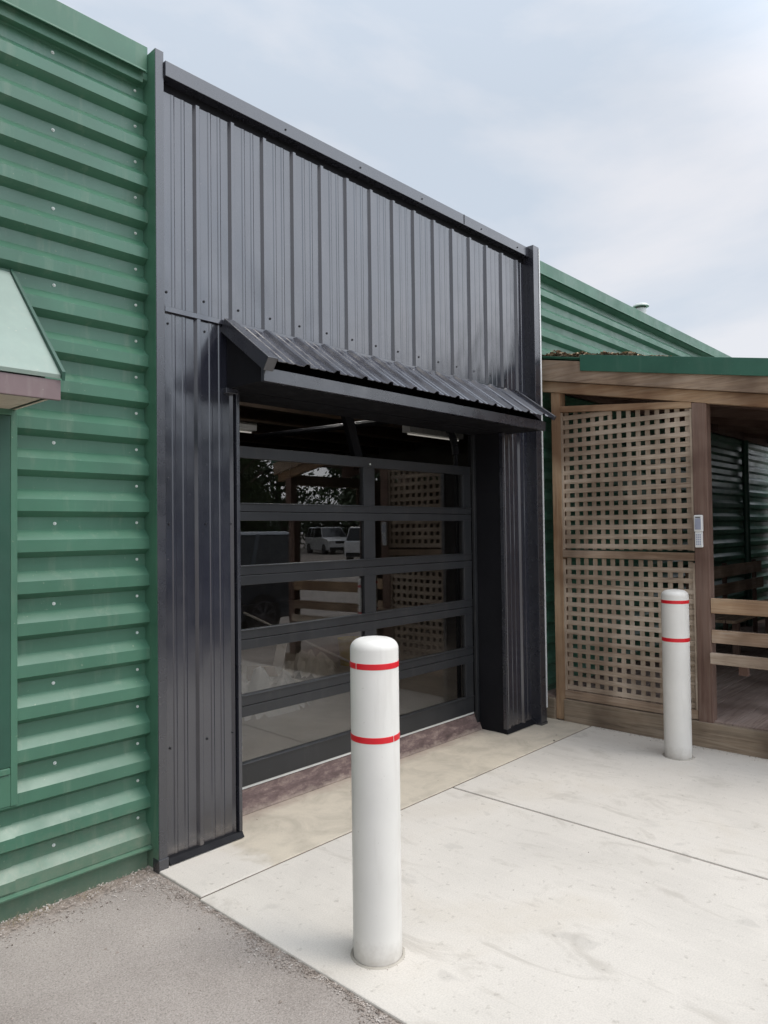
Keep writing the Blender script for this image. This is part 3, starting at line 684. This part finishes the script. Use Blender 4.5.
# leaf litter on the roof edge
lt = MB()
for i in range(2600):
    y = 3.22-rnd.random()**1.3*1.15; x = PX-.03+abs(rnd.gauss(0, .10))
    mound = max(0, .022+.018*math.sin(y*11)+.014*math.sin(y*29+1))*min(1, (y-2.0)*1.6)
    z = zo-(3.2-y)*SL+.016+rnd.random()*mound+(.022 if y < 2.83 else 0)
    a = rnd.uniform(0, 6.28); s1 = rnd.uniform(.006, .018); u = Vector((math.cos(a), math.sin(a), rnd.uniform(-.5, .6)))*s1; v2 = Vector((-math.sin(a), math.cos(a), rnd.uniform(-.5, .8)))*s1*.6; c_ = Vector((x, y, z))
    lt.quad(c_-u, c_-v2, c_+u, c_+v2)
tag(lt.build('leaf_litter', M['litter']), 'dead leaves gathered on the porch roof edge', kind='stuff')

# bench on the porch by the wall
bn = empty('bench', (9.1, 2.75, .19), label='dark timber slatted bench on the porch against the green wall', cat='bench')
MB().box(-1.3, 1.3, .12, .15, .80, .94).build('back_slat', M['woodX'], bn, bevel=.003)
MB().box(-1.3, 1.3, .10, .13, .60, .73).build('back_slat', M['woodX'], bn, bevel=.003)
s_ = MB()
for i in range(4): s_.box(-1.3, 1.3, -.34+i*.105, -.34+i*.105+.09, .41, .44)
s_.build('seat', M['woodX'], bn, bevel=.003)
for x in (-1.15, .0, 1.15):
    MB().box(x-.03, x+.03, .152, .19, 0, .96).build('leg', M['woodredZ'], bn)
    MB().box(x-.03, x+.03, -.33, -.27, 0, .408).build('leg', M['woodredZ'], bn)
o_ = MB().cyl((10.95, 3.2, .19), (10.95, 3.2, 2.79), .045, n=14).build('downpipe', M['green_dark'], smooth=True, angle=40); tag(o_, 'dark green downpipe on the wall behind the porch bench', 'pipe')

# little white device on the post
dv = empty('wall_device', (PX-.008, 1.913, 1.56), label='narrow white two-part device fixed to the lattice post', cat='device')
MB().box(-.028, 0, -.031, .031, -.005, .118).build('device_top', M['lamp_body'], dv, bevel=.008)
MB().box(-.024, 0, -.027, .027, -.118, -.006).build('device_base', M['lamp_body'], dv, bevel=.006)
MB().box(-.0305, -.0275, -.021, .021, .012, .094).build('device_window', M['grey_lcd'], dv, bevel=.001)
MB().box(-.031, -.0275, -.018, .018, .098, .104).build('device_slot', M['screw_dark'], dv)
kp = MB()
for i in range(5):
    for j in range(3): kp.box(-.0262, -.0238, -.018+j*.013, -.009+j*.013, -.10+i*.017, -.089+i*.017)
kp.build('device_keys', M['grey_lcd'], dv)

# ------------------------------------------------------------------ bollards
def bollard(loc, rot, label, h=1.19, r=.0905):
    o = empty('bollard', loc, label=label, cat='bollard', group='white bollards guarding the doorway'); o.rotation_euler = (0, 0, rot)
    prof = [(r, 0), (r, h*.5), (r, h-.052)]
    for i in range(1, 13):
        a = i/12*math.pi/2; prof.append((r-.045+.045*math.cos(a), h-.052+.040*math.sin(a)))
    prof += [(r*.35, h-.009), (r*.12, h-.0075), (.0005, h-.007)]
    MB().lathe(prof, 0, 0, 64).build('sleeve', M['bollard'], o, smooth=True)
    return o
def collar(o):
    MB().lathe([(.0935, .0), (.0935, .004), (.097, .0035), (.103, .001), (.104, 0)], 0, 0, 40).build('contact_shade_collar', M['contact_shade'], o, smooth=True)  # added thin ring, its colour gives the bollard foot contact shading
def band(o, z0, z1, gap_at, r=.0905):
    g0 = gap_at+.02; MB().lathe([(r+.0002, z0), (r+.0014, z0+.001), (r+.0014, z1-.001), (r+.0002, z1)], 0, 0, 60, g0, g0+2*math.pi-.04).build('red_band', M['red'], o, smooth=True, angle=40)
b1 = bollard((2.006, 1.922, 0), 0, 'near white bollard with two red bands before the glass door', h=1.2, r=.0925)
band(b1, 1.081, 1.103, R(177), .0925); band(b1, .810, .833, R(-89), .0925)
b2 = bollard((5.103, 1.972, 0), 0, 'far white bollard with two red bands beside the timber lattice', h=1.165)
band(b2, 1.063, 1.086, R(100)); band(b2, .800, .826, R(80))
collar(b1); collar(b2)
# ------------------------------------------------------------------ across the car park (reflected in the glass and steel)
def car(name, label, cat, loc, rz, L_, W_, H_, paint, boxy=0.0):
    o = empty(name, loc, label=label, cat=cat); o.rotation_euler = (0, 0, rz)
    hl = L_/2; sh = H_*.60                       # shoulder height
    side = [(-hl+.05, .28), (-hl, .55), (-hl+.04, sh-.04), (-hl+.12, sh), (hl*.42, sh+.02), (hl-.35, sh-.08), (hl-.04, sh-.22), (hl, .5), (hl-.06, .28)]
    b = MB(); n = len(side)
    for y, k in ((-W_/2+.10, .97), (-W_/2, 1), (W_/2, 1), (W_/2-.10, .97)):
        pass
    secs = [(-W_/2+.14, .96, .05), (-W_/2, 1, 0), (W_/2, 1, 0), (W_/2-.14, .96, .05)]
    ys = [-W_/2+.0, -W_/2+.12, W_/2-.12, W_/2]
    for i, y in enumerate(ys):
        for (x, z) in side:
            e = 1 if i in (1, 2) else 0
            b.v.append((x*(1 if e else .985), y, z+(.035 if e and z > .5 else 0)))
    for s_ in range(3):
        for i in range(n): j = (i+1) % n; b.f.append((s_*n+i, s_*n+j, (s_+1)*n+j, (s_+1)*n+i))
    b.f.append(tuple(range(n))); b.f.append(tuple(range(3*n, 4*n)))
    b.build('body', paint, o, smooth=True, angle=35, bevel=.03)
    # cabin
    rr0, rr1 = -hl+.35-boxy*.15, hl*.12+boxy*.1; c0, c1 = -hl+.10, hl*.45
    ww, wr = W_/2-.07, W_/2-.24
    zc = sh+.03
    cabp = [(c0, -ww, zc), (c1, -ww, zc), (c1, ww, zc), (c0, ww, zc), (rr0, -wr, H_-.03), (rr1, -wr, H_-.03), (rr1, wr, H_-.03), (rr0, wr, H_-.03)]
    MB().hexa(cabp).build('windows', M['car_glass'], o, bevel=.04)
    MB().hexa([(rr0-.03, -wr-.03, H_-.06), (rr1+.05, -wr-.03, H_-.06), (rr1+.05, wr+.03, H_-.06), (rr0-.03, wr+.03, H_-.06), (rr0+.03, -wr+.05, H_), (rr1-.05, -wr+.05, H_), (rr1-.05, wr-.05, H_), (rr0+.03, wr-.05, H_)]).build('roof', paint, o, bevel=.02)
    pil = MB()
    for s_ in (-1, 1):
        for (xb, xt) in ((c0+.05, rr0+.03), (c1-.05, rr1-.03), ((c0+c1)/2-.1, (rr0+rr1)/2), (c0+.9, rr0+.7)):
            pil.hexa([(xb-.04, s_*(ww+.005), zc-.02), (xb+.04, s_*(ww+.005), zc-.02), (xb+.04, s_*(ww-.03), zc-.02), (xb-.04, s_*(ww-.03), zc-.02),
                      (xt-.04, s_*(wr+.012), H_-.04), (xt+.04, s_*(wr+.012), H_-.04), (xt+.04, s_*(wr-.03), H_-.04), (xt-.04, s_*(wr-.03), H_-.04)])
    pil.build('pillars', paint, o)
    wr_ = .35
    for x in (-hl+.82, hl-.88):
        for s_ in (-1, 1):
            y0 = s_*(W_/2-.20); y1 = s_*(W_/2+.012)
            wo_ = MB().cyl((x, y0, wr_), (x, y1, wr_), wr_, n=28).build('wheel', M['tyre'], o, smooth=True, angle=40)
            rm = MB().cyl((x, y1, wr_), (x, y1+s_*.006, wr_), .06, n=12)
            for k in range(14):
                a = 2*math.pi*(k//2)/7+(k%2)*.22; d = Vector((math.cos(a), 0, math.sin(a))); q = Vector((-math.sin(a), 0, math.cos(a)))*.009; c_ = Vector((x, y1+s_*.002, wr_))
                p = [c_+d*.05-q, c_+d*.22-q, c_+d*.22+q, c_+d*.05+q]; p2 = [v2+Vector((0, s_*.012, 0)) for v2 in p]; rm.hexa([*p, *p2])
            b0 = len(rm.v); nn = 28
            for q_ in range(nn):
                a = 2*math.pi*q_/nn
                for rr_ in (.215, .24): rm.v.append((x+rr_*math.cos(a), y1+s_*.010, wr_+rr_*math.sin(a)))
            for q_ in range(nn): q2 = (q_+1) % nn; rm.f.append((b0+2*q_, b0+2*q_+1, b0+2*q2+1, b0+2*q2))
            rm.build('rim', M['rim'], wo_)
    MB().box(hl-.20, hl+.004, -W_/2+.06, -W_/2+.42, sh-.32, sh-.18).build('headlight', M['headlight'], o, bevel=.03)
    MB().box(hl-.20, hl+.004, W_/2-.42, W_/2-.06, sh-.32, sh-.18).build('headlight', M['headlight'], o, bevel=.03)
    MB().box(hl-.05, hl+.006, -W_/2+.5, W_/2-.5, sh-.36, sh-.2).build('grille', M['tyre'], o)
    MB().box(-hl-.02, -hl+.1, -W_/2+.1, W_/2-.1, .3, .5).box(hl-.1, hl+.02, -W_/2+.1, W_/2-.1, .3, .48).build('bumper', M['tyre'], o, bevel=.03)
    return o
car('parked_car', 'dark blue grey parked car mirrored in the left door panes', 'car', (5.9, -3.35, GZ), R(180), 4.3, 1.8, 1.6, M['car_dark'], 2)
car('parked_suv', 'white parked SUV mirrored small in the left door pane', 'car', (33.9, -29.8, GZ), R(112), 4.7, 1.9, 1.82, M['car_white'], 1)
car('parked_van', 'white parked wagon mirrored beside the door mullion', 'car', (26.9, -18.9, GZ), R(-30), 4.6, 1.8, 1.75, M['car_white'], 1)

def make_tree(seed, H_, low=False):
    r_ = random.Random(seed); o = empty('tree')
    tk = MB().cyl((0, 0, -.1), (0, 0, H_*.45), .22, .15, 10); br = []
    for i in range(9):
        a = i*2.4; z = H_*(.25+.04*i); e = Vector((math.cos(a)*H_*.27, math.sin(a)*H_*.27, z+H_*.22)); tk.cyl((0, 0, z), tuple(e), .09, .03, 6); br.append(e)
    tk.cyl((0, 0, H_*.44), (0, 0, H_*.85), .15, .03, 8)
    tk.build('trunk', M['bark'], o)
    lf = MB(); cl = []
    for i in range(46):
        while True:
            p = Vector((r_.uniform(-1, 1), r_.uniform(-1, 1), r_.uniform(-1, 1)))
            if p.length < 1: break
        cl.append((Vector((p.x*H_*.34, p.y*H_*.34, H_*.60+p.z*H_*.38)), r_.uniform(.6, 1.3)*H_/11) if not low else (Vector((p.x*H_*.55, p.y*H_*.55, H_*.42+p.z*H_*.42)), r_.uniform(.8, 1.5)*H_/7))
    for c_, rad in cl:
        for k in range(95):
            d = Vector((r_.gauss(0, 1), r_.gauss(0, 1), r_.gauss(0, .8))); p = c_+d.normalized()*rad*(r_.random()**.5)
            u = Vector((r_.uniform(-1, 1), r_.uniform(-1, 1), r_.uniform(-1, 1))).normalized()*.16; v2 = u.orthogonal()*.6
            lf.quad(p-u, p-v2, p+u, p+v2)
    lf.build('crown', M['leaf'], o, fixn=False)
    return o
protos = [make_tree(1, 11.5), make_tree(2, 13)]
used = [0, 0]
tp = [(18, -30, 1), (23, -36, 1.1), (29, -35, .95), (35, -36, 1.1), (41, -33, 1.0), (38, -25, .9), (44, -21, 1.1), (36, -17, .95), (47, -12, 1.1), (13, -36, 1.05), (30, -44, 1.2), (50, -28, 1.2), (24, -27, .8), (8, -18, .72), (14, -2.5, .5), (21, -6, .62)]
for i, (x, y, s_) in enumerate(tp):
    k = i % 2; o = protos[k] if not used[k] else copy_tree(protos[k]); used[k] = 1
    o.location = (x, y, GZ); o.scale = (s_, s_, s_); o.rotation_euler = (0, 0, i*1.7)
    tag(o, 'green tree across the car park, mirrored dark in the black steel and glass', 'tree', 'trees across the car park')

bush = make_tree(3, 7.5, True); bu = False
for i in range(15):
    a = R(18+i*4.6); d = 56+6*math.sin(i*2.1); o = copy_tree(bush) if bu else bush; bu = True
    o.location = (2+d*math.cos(-a), 3+d*math.sin(-a), GZ-.3); s_ = 1+.25*math.sin(i*1.7); o.scale = (s_, s_, s_); o.rotation_euler = (0, 0, i*2.3)
    tag(o, 'low dark green bushy tree filling the far edge of the car park', 'tree', 'bushes along the far edge of the car park')
